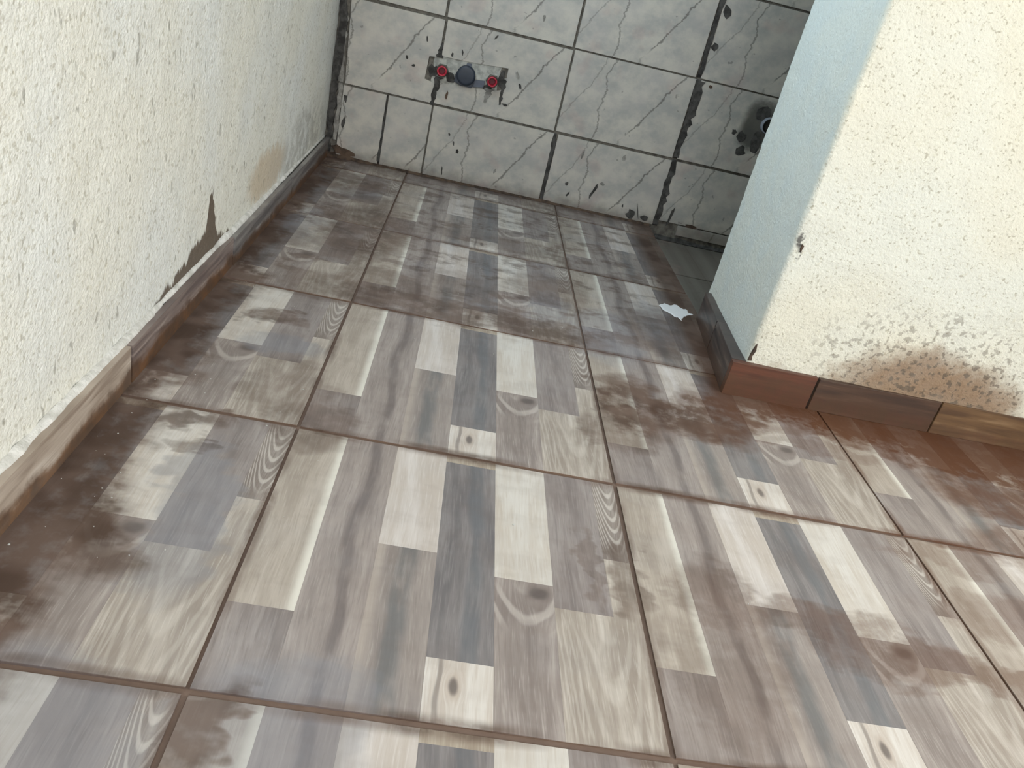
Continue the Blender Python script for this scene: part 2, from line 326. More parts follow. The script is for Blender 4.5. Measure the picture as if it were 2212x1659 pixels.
# ------------------------------------------------------------------ mesh helpers
def link(name, me, mat=None, parent=None):
    if mat and not me.materials: me.materials.append(MATS[mat])
    o = bpy.data.objects.new(name, me); COL.objects.link(o)
    if parent: o.parent = parent
    return o
def mesh(name, vs_, fs, smooth=False):
    me = bpy.data.meshes.new(name); me.from_pydata([tuple(v) for v in vs_], [], fs); me.update()
    if smooth: me.polygons.foreach_set('use_smooth', [True] * len(me.polygons))
    return me
def block(name, x0, x1, y0, y1, z0, z1, ch=0.0, axis='z'):
    """box whose front face (+z, or -y when axis='y') carries a small chamfer"""
    if ch <= 0:
        v = [(x, y, z) for z in (z0, z1) for y in (y0, y1) for x in (x0, x1)]
        return mesh(name, v, [(0, 2, 3, 1), (4, 5, 7, 6), (0, 1, 5, 4), (2, 6, 7, 3), (0, 4, 6, 2), (1, 3, 7, 5)])
    if axis == 'z':
        a = [(x0, y0), (x1, y0), (x1, y1), (x0, y1)]; b = [(x0 + ch, y0 + ch), (x1 - ch, y0 + ch), (x1 - ch, y1 - ch), (x0 + ch, y1 - ch)]
        v = [(x, y, z0) for x, y in a] + [(x, y, z1 - ch) for x, y in a] + [(x, y, z1) for x, y in b]
    else:
        a = [(x0, z0), (x1, z0), (x1, z1), (x0, z1)]; b = [(x0 + ch, z0 + ch), (x1 - ch, z0 + ch), (x1 - ch, z1 - ch), (x0 + ch, z1 - ch)]
        v = [(x, y1, z) for x, z in a] + [(x, y0 + ch, z) for x, z in a] + [(x, y0, z) for x, z in b]
    f = [(3, 2, 1, 0), (8, 9, 10, 11)]
    for k in range(4):
        n = (k + 1) % 4; f += [(k, n, 4 + n, 4 + k), (4 + k, 4 + n, 8 + n, 8 + k)]
    return mesh(name, v, f)
def slab_xz(name, pts, y0, y1, ch=0.0):
    """outline in x,z (counter-clockwise from the front) extruded from y0 (front) to y1"""
    n = len(pts); cx = sum(p[0] for p in pts) / n; cz = sum(p[1] for p in pts) / n
    fr = [(p[0] + (cx - p[0]) * ch, y0, p[1] + (cz - p[1]) * ch) for p in pts]
    v = fr + [(p[0], y1, p[1]) for p in pts]
    f = [tuple(range(n))] + [(k, n + k, n + (k + 1) % n, (k + 1) % n) for k in range(n)]
    return mesh(name, v, f)
def tag(o, label, cat=None, kind=None, group=None):
    o['label'] = label
    if cat: o['category'] = cat
    if kind: o['kind'] = kind
    if group: o['group'] = group
    return o
def lathe(name, prof, n=28, axis='y', smooth=True, cap=True):
    """profile (radius, along) turned about -y"""
    v, f = [], []
    for r, h in prof:
        for k in range(n):
            a = 2 * math.pi * k / n; v.append((r * math.cos(a), -h, r * math.sin(a)))
    for i in range(len(prof) - 1):
        for k in range(n):
            j = (k + 1) % n; f.append((i * n + k, i * n + j, (i + 1) * n + j, (i + 1) * n + k))
    if cap: f.append(tuple(range((len(prof) - 1) * n, len(prof) * n)))
    return mesh(name, v, f, smooth)

# ------------------------------------------------------------------ room shell
XL, YB, XR, YF, ZC = -0.5575 * U, 4.268 * U, 2.2, -2.3, 2.5
def disp(p, amp=0.0016):
    v = Vector(p)
    return (mnoise.noise(v * 140) * 0.55 + mnoise.noise(v * 55) * 0.8 + mnoise.noise(v * 14) * 1.2) * amp
# floor slab and grout bed
fl = tag(link('floor', block('floor', XL - 0.02, XR, YF, YB + 0.01, -0.10, -0.0035), 'grout'), 'dirty tiled floor, square tiles printed with wood planks', 'floor', 'structure')
# sunk floor of the alcove is cut out by ending the slab at the kerb line
ALC_X, ALC_Y, ALC_Z = 1.667 * U, 2.62 * U, -0.036
v = [(XL - .02, YF), (XR, YF), (XR, ALC_Y), (ALC_X, ALC_Y), (ALC_X, YB + .01), (XL - .02, YB + .01)]
me = mesh('floor', [(x, y, -0.0035) for x, y in v] + [(x, y, -0.1) for x, y in v], [(0, 1, 2, 3, 4, 5)] + [(k, k + 6, (k + 1) % 6 + 6, (k + 1) % 6) for k in range(6)])
me.materials.append(MATS['grout']); old = fl.data; fl.data = me; bpy.data.meshes.remove(old)

TH = 0.0115; GX = 0.0052 * 0.5; GY = 0.0085 * 0.5
strip_cache = {}
def floor_tile(ci, ri, u0=0.0, u1=1.0, v0=0.0, v1=1.0):
    full = (u0, u1, v0, v1) == (0.0, 1.0, 0.0, 1.0)
    g, h = GX / U, GY / U
    a0, a1, b0, b1 = max(u0, g), min(u1, 1 - g), max(v0, h), min(v1, 1 - h)
    key = (a0, a1, b0, b1)
    if key not in strip_cache:
        body = block('floor_tile', a0 * U, a1 * U, b0 * U, b1 * U, -TH, -0.0012); body.materials.append(MATS['tile_body'])
        ss = []
        for s in STRIPS:
            x0, x1, y0, y1 = max(s[0], a0), min(s[1], a1), max(s[2], b0), min(s[3], b1)
            if x1 - x0 < 0.004 or y1 - y0 < 0.004: continue
            me_ = block('printed_plank', x0 * U, x1 * U, y0 * U, y1 * U, -0.0012, 0.0, 0.00012); me_.materials.append(MATS[s[4]]); ss.append(me_)
        strip_cache[key] = (body, ss)
    body, ss = strip_cache[key]
    o = link('floor_tile', body, None, fl)
    o.location = (ci * U + random.uniform(-.0008, .0008), ri * U + random.uniform(-.0012, .0012), random.uniform(-.0004, .0004))
    o.rotation_euler = (random.uniform(-.0012, .0012), random.uniform(-.0012, .0012), random.uniform(-.002, .002))
    for me_ in ss: link('printed_plank', me_, None, o)
for ri in range(-2, 5):
    for ci in range(-1, 4):
        u0 = 0.4425 if ci == -1 else 0.0; u1 = 1.0; v1 = 1.0
        if ri == 4: v1 = 0.252
        if ri >= 2 and ci >= 2: continue
        if ri >= 2 and ci == 1: u1 = 0.665
        if ci == 3 and ri < 0: continue
        floor_tile(ci, ri, u0, u1, 0.0, v1)

# sunk alcove floor
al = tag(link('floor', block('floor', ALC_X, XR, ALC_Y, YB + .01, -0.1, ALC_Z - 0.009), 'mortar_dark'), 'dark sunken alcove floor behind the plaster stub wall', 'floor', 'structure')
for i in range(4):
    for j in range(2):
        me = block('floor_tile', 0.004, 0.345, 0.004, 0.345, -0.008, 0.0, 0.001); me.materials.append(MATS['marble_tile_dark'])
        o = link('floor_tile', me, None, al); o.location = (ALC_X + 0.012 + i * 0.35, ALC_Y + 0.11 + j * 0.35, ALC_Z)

# left wall
def wall_left():
    vs_, fs = [], []
    ys = [YF] + [-0.30 + 0.0075 * k for k in range(int((YB + 0.30) / 0.0075) + 1)] + [YB]
    zs = [0.0] + [0.02 + 0.0075 * k for k in range(95)] + [0.95]
    for z in zs:
        for y in ys:
            d = disp((0.0, y, z)) if z < 0.9 else 0.0
            vs_.append((XL + d, y, z))
    n = len(ys)
    for i in range(len(zs) - 1):
        for k in range(n - 1): fs.append((i * n + k, i * n + k + 1, (i + 1) * n + k + 1, (i + 1) * n + k))
    for y0, y1, z0, z1 in ((YF, 0.99, 0.95, ZC), (1.61, YB, 0.95, ZC), (0.99, 1.61, 0.95, 1.03), (0.99, 1.61, 1.57, ZC)):
        b = len(vs_); vs_ += [(XL, y0, z0), (XL, y1, z0), (XL, y1, z1), (XL, y0, z1)]; fs.append((b, b + 1, b + 2, b + 3))
    fs = [tuple(reversed(f)) for f in fs]
    o = link('wall_left', mesh('wall_left', vs_, fs, True), 'plaster_left')
    return tag(o, 'cream rough-plastered wall with damp stains above its skirting', 'wall', 'structure')
wall_left()

# stub wall on the right: front face, rounded corner, return, back
SX, SY = 1.632 * U, 1.853 * U
def wall_right():
    plan = []
    xs = [XR, 1.75] + [1.74 - 0.0075 * k for k in range(int((1.74 - SX - 0.012) / 0.0075))]
    for x in xs: plan.append((x, SY, 0, -1))
    r = 0.009; ex, ey = 1.672 * U, 2.70 * U
    for k in range(7):
        a = -math.pi / 2 - (math.pi / 2) * k / 6; plan.append((SX + r + r * math.cos(a), SY + r + r * math.sin(a), math.cos(a), math.sin(a)))
    for k in range(1, 50):
        f_ = k / 50; plan.append((SX + (ex - SX) * f_, SY + r + (ey - r - SY - r) * f_, -1, 0))
    for k in range(7):
        a = -math.pi - (math.pi / 2) * k / 6; plan.append((ex + r + r * math.cos(a), ey - r + r * math.sin(a), math.cos(a), math.sin(a)))
    plan += [(ex + 0.1, ey, 0, 1), (XR, ey, 0, 1)]
    zs = [-0.05, 0.0] + [0.02 + 0.0075 * k for k in range(130)] + [1.3, ZC]
    vs_, fs = [], []
    for z in zs:
        for x, y, nx, ny in plan:
            d = disp((x, y, z), 0.0018) if 0 <= z < 1.2 else 0.0
            if nx < -0.5: d *= 0.75
            lump = (mnoise.noise(Vector((x * 3, y * 3, z * 9))) * 0.0022) if abs(nx) > 0.1 and z < 1.2 else 0
            vs_.append((x + nx * (d + lump), y + ny * (d + lump), z))
    n = len(plan)
    for i in range(len(zs) - 1):
        for k in range(n - 1): fs.append((i * n + k, (i + 1) * n + k, (i + 1) * n + k + 1, i * n + k + 1))
    fs = [tuple(reversed(f)) for f in fs]
    o = link('wall_right', mesh('wall_right', vs_, fs, True), 'plaster_right')
    return tag(o, 'cream plaster stub wall with brown mud stain by the right edge', 'wall', 'structure')
WR = wall_right()
for pts_ in ([(1.634, .158), (1.648, .160), (1.643, .182), (1.650, .205), (1.646, .238), (1.640, .214), (1.636, .188)], [(1.662, .652), (1.668, .640), (1.672, .668), (1.664, .672)]):
    me = slab_xz('plaster_chip', [(x * U, z * U) for x, z in pts_], 0.0, 0.006, 0.05); me.materials.append(MATS['mortar_mud'])
    o = link('plaster_chip', me, None, WR); o.location = (0, SY - 0.0036, 0)

# back wall: mortar backing to 1.5 m, plaster above with a small high window opening
def quads(name, rects, y, th=0.10):
    vs_, fs = [], []
    for x0, x1, z0, z1 in rects:
        b = len(vs_)
        vs_ += [(x0, y, z0), (x1, y, z0), (x1, y, z1), (x0, y, z1), (x0, y + th, z0), (x1, y + th, z0), (x1, y + th, z1), (x0, y + th, z1)]
        fs += [(b, b + 1, b + 2, b + 3), (b + 5, b + 4, b + 7, b + 6), (b, b + 4, b + 5, b + 1), (b + 1, b + 5, b + 6, b + 2), (b + 2, b + 6, b + 7, b + 3), (b + 3, b + 7, b + 4, b)]
    return mesh(name, vs_, fs)
wb = tag(link('wall_back', quads('wall_back', [(XL - .1, XR, -.1, ZC)], YB), 'mortar_joint'),
         'back wall of veined grey marble-look tiles with pipe outlets', 'wall', 'structure')
YT = 4.256 * U              # face of the wall tiles
cache_t = {}
def wall_tile(x0, x1, z0, z1, ox, oz, outline=None):
    """x, z in tile units; ox, oz the corner of the full printed tile"""
    if outline is None: outline = [(x0, z0), (x1, z0), (x1, z1), (x0, z1)]
    pts = [((x - ox) * U, (z - oz) * U) for x, z in outline]
    if len(pts) == 4: me = block('wall_tile', pts[0][0], pts[1][0], 0.0, 0.0055, pts[0][1], pts[2][1], 0.0007, 'y')
    else: me = slab_xz('wall_tile', pts, 0.0, 0.0055)
    me.materials.append(MATS['marble_tile'])
    o = link('wall_tile', me, None, wb); o.location = (ox * U, YT + random.uniform(-.0006, .0006), oz * U)
    o.rotation_euler = (random.uniform(-.003, .003), 0, random.uniform(-.003, .003))
J = 0.008
def row(zi, z0, z1, oz, joints, widths):
    for k in range(len(joints) - 1):
        a, b = joints[k] + widths[k], joints[k + 1] - widths[k + 1]
        oxx = joints[k + 1] - 0.80 if k == 0 else joints[k]
        wall_tile(a, b, z0, z1, oxx, oz)
# bottom row (cut short), with a split cut piece at the left
for a, b, oxx in ((-0.475, -0.203, -0.70), (-0.190, 0.086, -0.48), (0.097, 0.888, 0.10), (0.914, 1.685, 0.90), (1.718, 2.50, 1.70), (2.515, 3.30, 2.50), (3.315, 4.10, 3.30)):
    wall_tile(a, b, 0.012 if a < 1.7 else 0.05, 0.452, oxx, 0.452 - 0.505)
# second row with the notch round the outlets
wall_tile(0, 0, 0, 0, -0.72, 0.46, [(-0.468, .465), (.078, .465), (.078, .585), (.012, .600), (.018, .735), (.078, .742), (.078, .958), (-.490, .958)])
wall_tile(0, 0, 0, 0, 0.088, 0.46, [(.094, .468), (.878, .468), (.878, .962), (.094, .962), (.094, .752), (.30, .757), (.512, .772), (.514, .645), (.470, .628), (.24, .607), (.094, .595)])
for a, b in ((0.892, 1.678), (1.712, 2.50), (2.515, 3.30), (3.315, 4.10)): wall_tile(a, b, 0.470, 0.968, a - 0.006, 0.466)
for ri_ in range(5):
    z0 = 0.972 + ri_ * 0.509; s = -0.008 * (ri_ + 1)
    for a, b in ((-0.505, 0.074), (0.090, 0.872), (0.888, 1.672), (1.704, 2.492), (2.505, 3.30), (3.315, 4.10)):
        wall_tile(a + (0 if a < -.4 else s * .3), b + s * .3, z0 + 0.006, z0 + 0.502, (b - 0.80) if a < -.4 else a - 0.006, z0)
# cut strip below the tiles in the alcove
for a, b in ((1.86, 2.62), (2.63, 3.4)):
    me = block('wall_tile', 0, (b - a) * U, 0, 0.01, 0, 0.034, 0.0008, 'y'); me.materials.append(MATS['marble_tile'])
    o = link('wall_tile', me, None, wb); o.location = (a * U, YT - 0.002, -0.013)

# other walls, ceiling
wf = tag(link('wall_front', quads('wall_front', [(XL - .1, -.15, 0, ZC), (1.05, XR, 0, ZC), (-.15, 1.05, 2.1, ZC), (-.15, 1.05, 0, .95)], YF - .1), 'plaster_plain'), 'cream plaster wall with a window behind the viewer', 'wall', 'structure')
v, f = [], []
for y0, y1, z0, z1 in ((YF, -1.42, -.1, ZC), (-.08, YB, -.1, ZC), (-1.42, -.08, 2.12, ZC)):
    b = len(v); v += [(XR, y0, z0), (XR, y1, z0), (XR, y1, z1), (XR, y0, z1)]; f.append((b, b + 3, b + 2, b + 1))
tag(link('wall_side', mesh('wall_side', v, f), 'plaster_plain'), 'cream plaster wall far to the right', 'wall', 'structure')
tag(link('ceiling', block('ceiling', XL - .1, XR + .1, YF - .1, YB + .1, ZC, ZC + .08), 'ceiling_paint'), 'pale painted ceiling', 'ceiling', 'structure')
def frame(name, x0, x1, z0, z1, y, w, d, label, bottom=True):
    rects = [(x0, x0 + w, z0, z1), (x1 - w, x1, z0, z1), (x0 + w, x1 - w, z1 - w, z1)] + ([(x0 + w, x1 - w, z0, z0 + w)] if bottom else [])
    return tag(link(name, quads(name, rects, y, d), 'frame_white'), label, name.split('_')[0], 'structure')
wi = frame('window_1', 0, .62, 1.03, 1.57, 0, .03, .05, 'small high window frame in the left wall')
wi.location = (XL - .005, .99, 0); wi.rotation_euler = (0, 0, math.pi / 2)
frame('window_2', -.15, 1.05, .95, 2.1, YF - .08, .04, .06, 'window frame in the wall behind the viewer')
dr = frame('door_1', 0, 1.34, 0, 2.12, 0, .04, .06, 'open doorway frame in the wall to the right', False)
dr.location = (XR + .06, -1.42, 0); dr.rotation_euler = (0, 0, math.pi / 2)

# ------------------------------------------------------------------ skirting
def skirt_mat(name, base, dark, light, seed, muddy, top, red=0.0, k=1.0):
    m, t = material(name); o = t.obj(); ox, oy, oz = t.sep(o); p = t.pos(); X, Y, Z = t.sep(p)
    L = ox * (1 / U); z = Z * (1 / U)
    g = t.noise(t.vec(L * 2.5, z * 30.0, seed), 1.0, 3.0, 0.6, 0.4)
    col = t.mix(t.sm(0.42, 0.66, g), lin(base), lin(dark)); col = t.mix(t.sm(0.45, 0.28, g), col, lin(light))
    w = t.noise(p, 22.0, 4.0, 0.65)
    md = t.sm(top + 0.02, top - 0.02, z + (w - 0.5) * 0.10 + (t.noise(t.vec(L * 6.0, 1.0, 0.0), 1.0, 2.0) - 0.5) * 0.09) * muddy
    col = t.mix(md, col, t.mix(t.sm(0.4, 0.65, w), lin((84, 62, 46)), lin((116, 80, 48) if not red else (92, 62, 48))))
    out(t, col, 0.38, t.bump(w, 0.15, 0.002), 0.5)
skirt_mat('skirt_pale', (186, 172, 158), (150, 134, 120), (212, 202, 190), 1.0, 0.88, 0.052)
skirt_mat('skirt_mauve', (140, 126, 120), (104, 92, 90), (186, 174, 166), 2.0, 0.90, 0.062)
skirt_mat('skirt_grey', (128, 124, 122), (92, 88, 88), (168, 164, 160), 3.0, 0.90, 0.045)
skirt_mat('skirt_red', (100, 62, 46), (80, 50, 39), (114, 76, 58), 4.0, 0.65, 0.10, 1.0)
skirt_mat('skirt_umber', (80, 60, 48), (66, 50, 42), (94, 72, 58), 5.0, 0.7, 0.07, 1.0)
skirt_mat('skirt_ochre', (112, 86, 60), (88, 66, 48), (136, 110, 82), 6.0, 0.55, 0.05, 1.0)
skirt_mat('skirt_dark', (84, 74, 70), (54, 48, 48), (128, 112, 100), 7.0, 0.5, 0.05, 1.0)
def skirting(parent, a, b, h, th, mat, z0=0.0, tilt=0.0):
    """one skirting tile; its front lies on the plan line a->b (the room is on the right-hand side of a->b)"""
    ax, ay = a[0] * U, a[1] * U; bx, by = b[0] * U, b[1] * U
    Ln = math.hypot(bx - ax, by - ay)
    me = block('skirting_tile', 0.001, Ln - 0.001, 0.0, th * U, 0.0, h * U, 0.0009, 'y'); me.materials.append(MATS[mat])
    o = link('skirting_tile', me, None, parent); o.location = (ax, ay, z0); o.rotation_euler = (tilt, 0, math.atan2(by - ay, bx - ax)); return o
def empty(name, loc=(0, 0, 0)):
    o = bpy.data.objects.new(name, None); COL.objects.link(o); o.location = loc; return o
SKL = tag(empty('baseboard_left'), 'muddy wood-print skirting tiles along the left wall', 'skirting', 'structure')
xs0 = -0.543
for a, b, mt, h in ((-0.98, 0.020, 'skirt_mauve', .128), (0.026, 1.072, 'skirt_pale', .128), (1.078, 2.126, 'skirt_mauve', .126), (2.132, 3.18, 'skirt_grey', .122), (3.186, 4.235, 'skirt_grey', .118), (-2.0, -0.986, 'skirt_pale', .128), (-3.02, -2.006, 'skirt_mauve', .128)):
    skirting(SKL, (xs0 + random.uniform(-.003, .003), a), (xs0 + random.uniform(-.003, .003), b), h, 0.022, mt).rotation_euler.z += 0
for o in SKL.children:     # turn so that the room side faces +x
    o.data.transform(Matrix.Scale(-1, 4, (0, 1, 0))); o.data.flip_normals()
SKR = tag(empty('baseboard_right'), 'reddish brown skirting tiles round the foot of the stub wall', 'skirting', 'structure')
skirting(SKR, (1.566, 1.826), (1.944, 1.832), .150, 0.0285, 'skirt_red')
skirting(SKR, (1.950, 1.832), (2.508, 1.842), .148, 0.03, 'skirt_umber')
skirting(SKR, (2.512, 1.842), (3.50, 1.858), .150, 0.03, 'skirt_ochre')
skirting(SKR, (3.506, 1.850), (4.39, 1.850), .150, 0.03, 'skirt_umber')
skirting(SKR, (1.640, 2.640), (1.606, 2.262), .150, 0.055, 'skirt_dark')
skirting(SKR, (1.606, 2.258), (1.5695, 1.858), .152, 0.06, 'skirt_dark')

# white filler bead along the top of the left-hand skirting
def bead():
    vs_, fs = [], []; n = 300; sec = 6
    for i in range(n + 1):
        y = -1.0 + (4.22 + 1.0) * i / n
        q = Vector((0, y * 9, 0)); wdt = 0.0085 + mnoise.noise(q * 1.3) * 0.003 + mnoise.noise(q * 4) * 0.0012
        if 1.3 < y < 2.0: wdt *= 0.72
        if y > 2.4: wdt *= max(0.45, 1 - (y - 2.4) * 0.4)
        top = 0.1235 * U
        if y > 2.13: top = 0.120 * U
        for k in range(sec):
            a = math.pi / 2 * k / (sec - 1)
            vs_.append((XL - 0.001 + wdt * 1.05 * math.cos(a) + 0.001, y * U, top + wdt * 1.1 * math.sin(a)))
    for i in range(n):
        for k in range(sec - 1): fs.append((i * sec + k, i * sec + k + 1, (i + 1) * sec + k + 1, (i + 1) * sec + k))
    return tag(link('trim_1', mesh('trim_1', vs_, [tuple(reversed(f)) for f in fs], True), 'filler_white'), 'white filler bead on top of the left skirting', 'filler', 'structure')
bead()

# ------------------------------------------------------------------ mortar marks on the back wall
def blob_pts(cx, cz, rx_, rz_, rot=0.0, n=14, rough=0.3, seed=0):
    rr = random.Random(seed); pts = []
    for k in range(n):
        a = 2 * math.pi * k / n; r = 1 + rr.uniform(-rough, rough)
        x, z = rx_ * r * math.cos(a), rz_ * r * math.sin(a)
        pts.append((cx + x * math.cos(rot) - z * math.sin(rot), cz + x * math.sin(rot) + z * math.cos(rot)))
    return pts
def smear(pts, mat='mortar_dark', th=0.0012, y=None):
    me = slab_xz('mortar_smear', [(x * U, z * U) for x, z in pts], 0.0, th + 0.004, 0.04); me.materials.append(MATS[mat])
    o = link('mortar_smear', me, None, wb); o.location = (0, (YT if y is None else y) - th, 0); return o
def strip_pts(line, wl, wr, n=18, jit=0.35, seed=1):
    """irregular ribbon round a polyline in x,z; wl/wr half widths given as (start, end)"""
    rr = random.Random(seed); L, R_ = [], []
    for k in range(n + 1):
        f_ = k / n; i = min(int(f_ * (len(line) - 1)), len(line) - 2); q = f_ * (len(line) - 1) - i
        x = line[i][0] + (line[i + 1][0] - line[i][0]) * q; z = line[i][1] + (line[i + 1][1] - line[i][1]) * q
        L.append((x - (wl[0] + (wl[1] - wl[0]) * f_) * (1 + rr.uniform(-jit, jit)), z)); R_.append((x + (wr[0] + (wr[1] - wr[0]) * f_) * (1 + rr.uniform(-jit, jit)), z))
    return R_ + L[::-1] if line[-1][1] > line[0][1] else L + R_[::-1]
# left corner gap: dark strip with ragged edge, grey skim beside it
smear(strip_pts([(-.530, .02), (-.528, .5), (-.528, 1.6)], (.02, .02), (.016, .024), 26, .6, 3), 'mortar_dark', .002)
smear(strip_pts([(-.492, .10), (-.490, .30), (-.492, .46)], (.014, .012), (.016, .012), 12, .5, 4), 'mortar_grey', .0012)
smear(strip_pts([(-.500, .46), (-.505, .70), (-.510, .86)], (.010, .012), (.014, .012), 14, .6, 5), 'mortar_grey', .0012)
smear(blob_pts(-.43, .045, .07, .03, -.2, 14, .35, 6), 'mortar_mud', .002)
# thick vertical joint by the alcove
smear(strip_pts([(1.700, .01), (1.700, .24), (1.702, .46)], (.016, .018), (.030, .022), 16, .5, 7), 'mortar_dark', .0012)
smear(strip_pts([(1.694, .47), (1.697, .70), (1.695, .97)], (.012, .016), (.020, .046), 18, .4, 8), 'mortar_dark', .0012)
smear(strip_pts([(1.688, .98), (1.686, 1.47), (1.684, 1.9)], (.012, .012), (.016, .018), 20, .4, 9), 'mortar_dark', .0012)
smear(strip_pts([(.901, .01), (.900, .22), (.892, .455)], (.006, .012), (.012, .014), 14, .4, 10), 'mortar_dark', .0008)
smear(strip_pts([(-.197, .02), (-.197, .22), (-.199, .45)], (.012, .004), (.008, .004), 12, .4, 11), 'mortar_dark', .0008)
smear(strip_pts([(.083, .45), (.080, .54), (.088, .63)], (.012, .014), (.010, .030), 12, .5, 12), 'mortar_dark', .001)
smear(strip_pts([(.085, .74), (.083, .78), (.086, .83)], (.030, .004), (.016, .004), 8, .4, 13), 'mortar_dark', .001)
smear(strip_pts([(.405, .535), (.415, .59), (.420, .63)], (.006, .03), (.006, .03), 8, .5, 14), 'mortar_grey', .0006)
smear(strip_pts([(.505, .545), (.500, .60), (.505, .70)], (.005, .012), (.008, .014), 10, .5, 15), 'mortar_dark', .0008)
for i, (x, z, a, b, r, mt) in enumerate([
        (-.455, .375, .010, .026, .1, 'mortar_dark'), (-.449, .225, .012, .034, -.2, 'mortar_dark'), (-.010, .83, .005, .022, .2, 'mortar_dark'), (-.115, .70, .008, .014, .4, 'mortar_dark'),
        (-.07, .66, .014, .008, .2, 'mortar_dark'), (.155, .775, .008, .016, -.1, 'mortar_dark'), (.215, .80, .005, .018, .3, 'mortar_dark'), (.40, .93, .006, .020, -.6, 'mortar_dark'),
        (.575, .745, .010, .024, .4, 'mortar_grey'), (.605, .684, .010, .018, .4, 'mortar_dark'), (.535, .555, .020, .008, -.1, 'mortar_dark'), (.165, .535, .008, .026, -.1, 'mortar_mud'),
        (.295, .205, .009, .014, .1, 'mortar_dark'), (.262, .25, .005, .014, .3, 'mortar_dark'), (.225, .30, .006, .010, .2, 'mortar_dark'), (.22, .06, .004, .030, .1, 'mortar_dark'),
        (.56, .13, .007, .018, -.3, 'mortar_grey'), (1.235, .150, .010, .055, -.35, 'mortar_dark'), (1.275, .205, .018, .010, 0, 'mortar_grey'), (1.045, .155, .010, .012, 0, 'mortar_dark'),
        (1.07, .09, .006, .018, -.5, 'mortar_dark'), (1.10, .36, .007, .034, -.1, 'mortar_grey'), (1.37, .40, .010, .020, -.1, 'mortar_grey'), (1.45, .09, .006, .012, 0, 'mortar_dark'),
        (1.52, .05, .030, .030, .2, 'mortar_dark'), (1.56, .08, .004, .05, .35, 'mortar_dark'), (1.62, .045, .030, .018, 0, 'mortar_dark'), (1.79, .09, .010, .06, -.1, 'mortar_dark'),
        (1.725, 1.17, .022, .022, 0, 'mortar_dark'), (1.735, 1.38, .022, .04, .4, 'mortar_dark'), (2.02, .715, .016, .018, 0, 'mortar_dark'), (2.08, .69, .030, .04, 0, 'mortar_dark'),
        (2.10, .61, .035, .03, .3, 'mortar_dark'), (2.17, .86, .055, .05, .2, 'mortar_dark'), (2.18, .69, .03, .09, .2, 'mortar_dark'), (1.78, .945, .012, .010, 0, 'mortar_mud'),
        (.66, 1.10, .01, .02, .2, 'mortar_grey'), (-.02, 1.28, .012, .02, .2, 'mortar_grey'), (.47, 1.26, .008, .02, -.3, 'mortar_grey'), (1.95, .05, .05, .02, 0, 'mortar_mud')]):
    smear(blob_pts(x, z, a, b, r, 10, .3, 40 + i), mt, .0008)
# mortar fillet where the wall meets the floor
def fillet(x0, x1, z, seed):
    n = int((x1 - x0) * 60); vs_, fs = [], []
    for i in range(n + 1):
        x = x0 + (x1 - x0) * i / n
        a = 0.007 + 0.006 * abs(mnoise.noise(Vector((x * 7, seed, 0)))) + 0.004 * mnoise.noise(Vector((x * 30, seed, 2)))
        hh = 0.008 + 0.010 * abs(mnoise.noise(Vector((x * 6, seed, 5)))) + 0.003 * mnoise.noise(Vector((x * 33, seed, 7)))
        if x < -0.25: a += 0.016 * (-.25 - x) / .3; hh += .004
        for q in ((0.006, hh), (-a * .35, hh * .45), (-a, 0.0003)): vs_.append((x * U, YT + q[0], z + q[1]))
    for i in range(n):
        for k in range(2): fs.append((i * 3 + k, i * 3 + k + 1, i * 3 + k + 4, i * 3 + k + 3))
    o = link('mortar_joint', mesh('mortar_joint', vs_, fs, True), 'mortar_mud' if z >= 0 else 'mortar_dark', wb)
fillet(-0.545, 1.665, 0.0, 1.0); fillet(1.668, 3.9, ALC_Z, 2.0)

# ------------------------------------------------------------------ plumbing on the back wall
def patch():
    vs_, fs = [], []; nx, nz = 44, 16
    for j in range(nz + 1):
        for i in range(nx + 1):
            x = 0.0 + 0.53 * i / nx; z = 0.575 + 0.21 * j / nz
            d = mnoise.noise(Vector((x * 22, z * 22, 0))) * 0.0022 + mnoise.noise(Vector((x * 60, z * 60, 3))) * 0.0012
            if x > .46 or x < .05: d += 0.004
            vs_.append((x * U, YT + 0.0028 + d, z * U))
    for j in range(nz):
        for i in range(nx): a = j * (nx + 1) + i; fs.append((a, a + 1, a + nx + 2, a + nx + 1))
    o = link('mortar_patch', mesh('mortar_patch', vs_, fs, True), 'mortar_pale', wb); o['label'] = 'pale mortar filling the cut-out round the outlets'
patch()
smear(blob_pts(.485, .695, .022, .055, .05, 14, .3, 90), 'mortar_dark', .0004, YT + .001)
smear(blob_pts(.060, .655, .03, .035, .05, 12, .35, 91), 'mortar_dark', .0004, YT + .001)
smear(blob_pts(.170, .640, .025, .030, .3, 12, .35, 92), 'mortar_dark', .0004, YT + .001)
smear(blob_pts(.400, .630, .03, .022, .1, 12, .35, 93), 'mortar_dark', .0004, YT + .001)
def outlet(x, z, label):
    r = tag(empty('water_outlet', (x * U, YT, z * U)), label, 'pipe outlet', None, 'water outlets')
    link('collar', lathe('collar', [(.020, -.002), (.0215, .006), (.020, .010), (.0175, .012), (.0175, .016)], 6, smooth=False, cap=False), 'brass_dull', r)
    link('thread', lathe('thread', [(.0165, .008), (.0175, .012), (.0168, .0135), (.0175, .015), (.0160, .017)], 28, cap=False), 'brass_dull', r)
    pl = link('plug', lathe('plug', [(.0155, .010), (.0155, .024), (.0145, .0255), (.0115, .0255), (.0105, .024), (.0100, .012)], 28), 'red_plastic', r); pl['label'] = 'red plastic test plug'
    link('socket', lathe('socket', [(.0106, .0125), (.0100, .0145), (.0085, .0146)], 6, smooth=False), 'red_plastic_deep', pl)
    return r
outlet(.112, .672, 'left water pipe outlet with red plug on the tiled wall'); outlet(.428, .678, 'right water pipe outlet with red plug beside dark mortar')
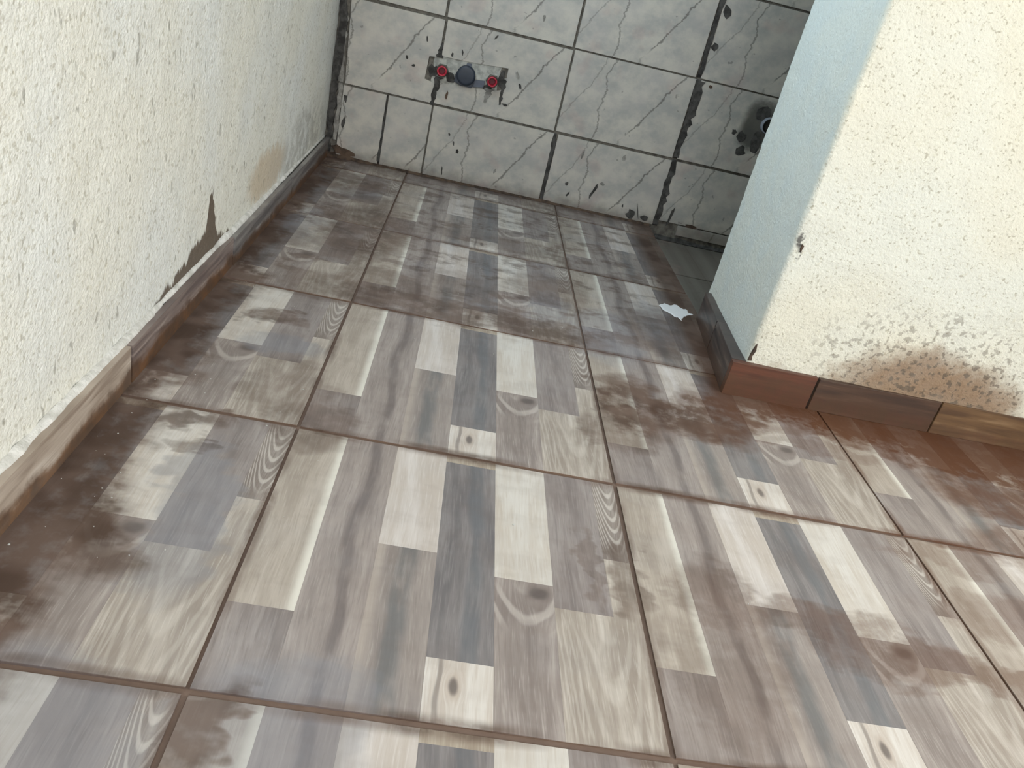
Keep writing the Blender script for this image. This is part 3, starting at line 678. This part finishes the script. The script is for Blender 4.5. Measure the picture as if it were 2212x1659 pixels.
mb = tag(empty('mixer_mount', (.262 * U, YT, .677 * U)), 'dark blue plastic mixer mount between the two red-plugged outlets', 'mounting plate')
link('boss', lathe('boss', [(.028, -.002), (.0295, .004), (.0295, .014), (.0275, .0175), (.022, .0185)], 36), 'blue_black_plastic', mb)
link('base_plate', slab_xz('base_plate', [(-.034, -.026), (-.010, -.034), (.024, -.034), (.030, -.020), (.030, .002), (-.030, .004), (-.034, -.006)], -.008, .004, .03), 'blue_black_plastic', mb)
link('link_bar', slab_xz('link_bar', [(.026, -.030), (.060, -.024), (.062, -.004), (.026, -.008)], -.005, .004, .05), 'blue_grey_plastic', mb)
link('clip', slab_xz('clip', [(-.006, .026), (.012, .026), (.010, .036), (-.004, .035)], -.006, .004, .05), 'blue_grey_plastic', mb)
pp = tag(empty('waste_pipe', (2.222 * U, YT, .80 * U)), 'short grey pipe end in the dark mortar beside the stub wall', 'pipe')
link('pipe_wall', lathe('pipe_wall', [(.026, -.002), (.026, .020), (.0225, .020), (.022, .006)], 28), 'pipe_grey', pp)
link('pipe_bore', lathe('pipe_bore', [(.0224, .005), (.0222, .0065), (.001, .0066)], 28), 'mortar_dark', pp)

# ------------------------------------------------------------------ loose marks on the floor
def splash():
    q = [(1.461, 2.725), (1.499, 2.77), (1.529, 2.754), (1.57, 2.794), (1.581, 2.75), (1.612, 2.753), (1.615, 2.7), (1.638, 2.699), (1.594, 2.648), (1.569, 2.623), (1.549, 2.573), (1.538, 2.602), (1.518, 2.609), (1.5, 2.642), (1.473, 2.658)][::-1]
    n = len(q); rr = random.Random(5)
    jag = []
    for k in range(n):
        a, b = q[k], q[(k + 1) % n]
        for f_ in (0, .34, .67): jag.append((a[0] + (b[0] - a[0]) * f_ + rr.uniform(-.004, .004), a[1] + (b[1] - a[1]) * f_ + rr.uniform(-.008, .008)))
    n = len(jag); cx = sum(p[0] for p in jag) / n; cy = sum(p[1] for p in jag) / n
    v = [(x * U, y * U, 0.0005) for x, y in jag] + [((x + (cx - x) * .12) * U, (y + (cy - y) * .12) * U, 0.0016) for x, y in jag]
    f = [tuple(range(n, 2 * n))] + [(k, (k + 1) % n, n + (k + 1) % n, n + k) for k in range(n)]
    me = mesh('white_splash', v, f)
    if me.polygons[0].normal.z < 0: me.flip_normals()
    return tag(link('white_splash', me, 'splash_white'), 'ragged bluish white splash on the wet floor beside the skirting', 'splash')
splash()
def crumbs():
    bm = bmesh.new(); rr = random.Random(11)
    for k in range(70):
        x, y = rr.uniform(-.45, 1.5), rr.uniform(.2, 4.0)
        if rr.random() < .3: x, y = rr.uniform(-.5, -.3), rr.uniform(.3, 1.2)
        s = rr.uniform(.0005, .0012)
        bmesh.ops.create_icosphere(bm, subdivisions=1, radius=s, matrix=Matrix.Translation((x * U, y * U, s * .5)) @ Matrix.Diagonal((rr.uniform(.7, 1.6), rr.uniform(.7, 1.6), .6, 1)))
    me = bpy.data.meshes.new('grit'); bm.to_mesh(me); bm.free()
    return tag(link('grit', me, 'crumb'), 'tiny pale crumbs of grit scattered over the floor', 'grit', 'stuff')
crumbs()
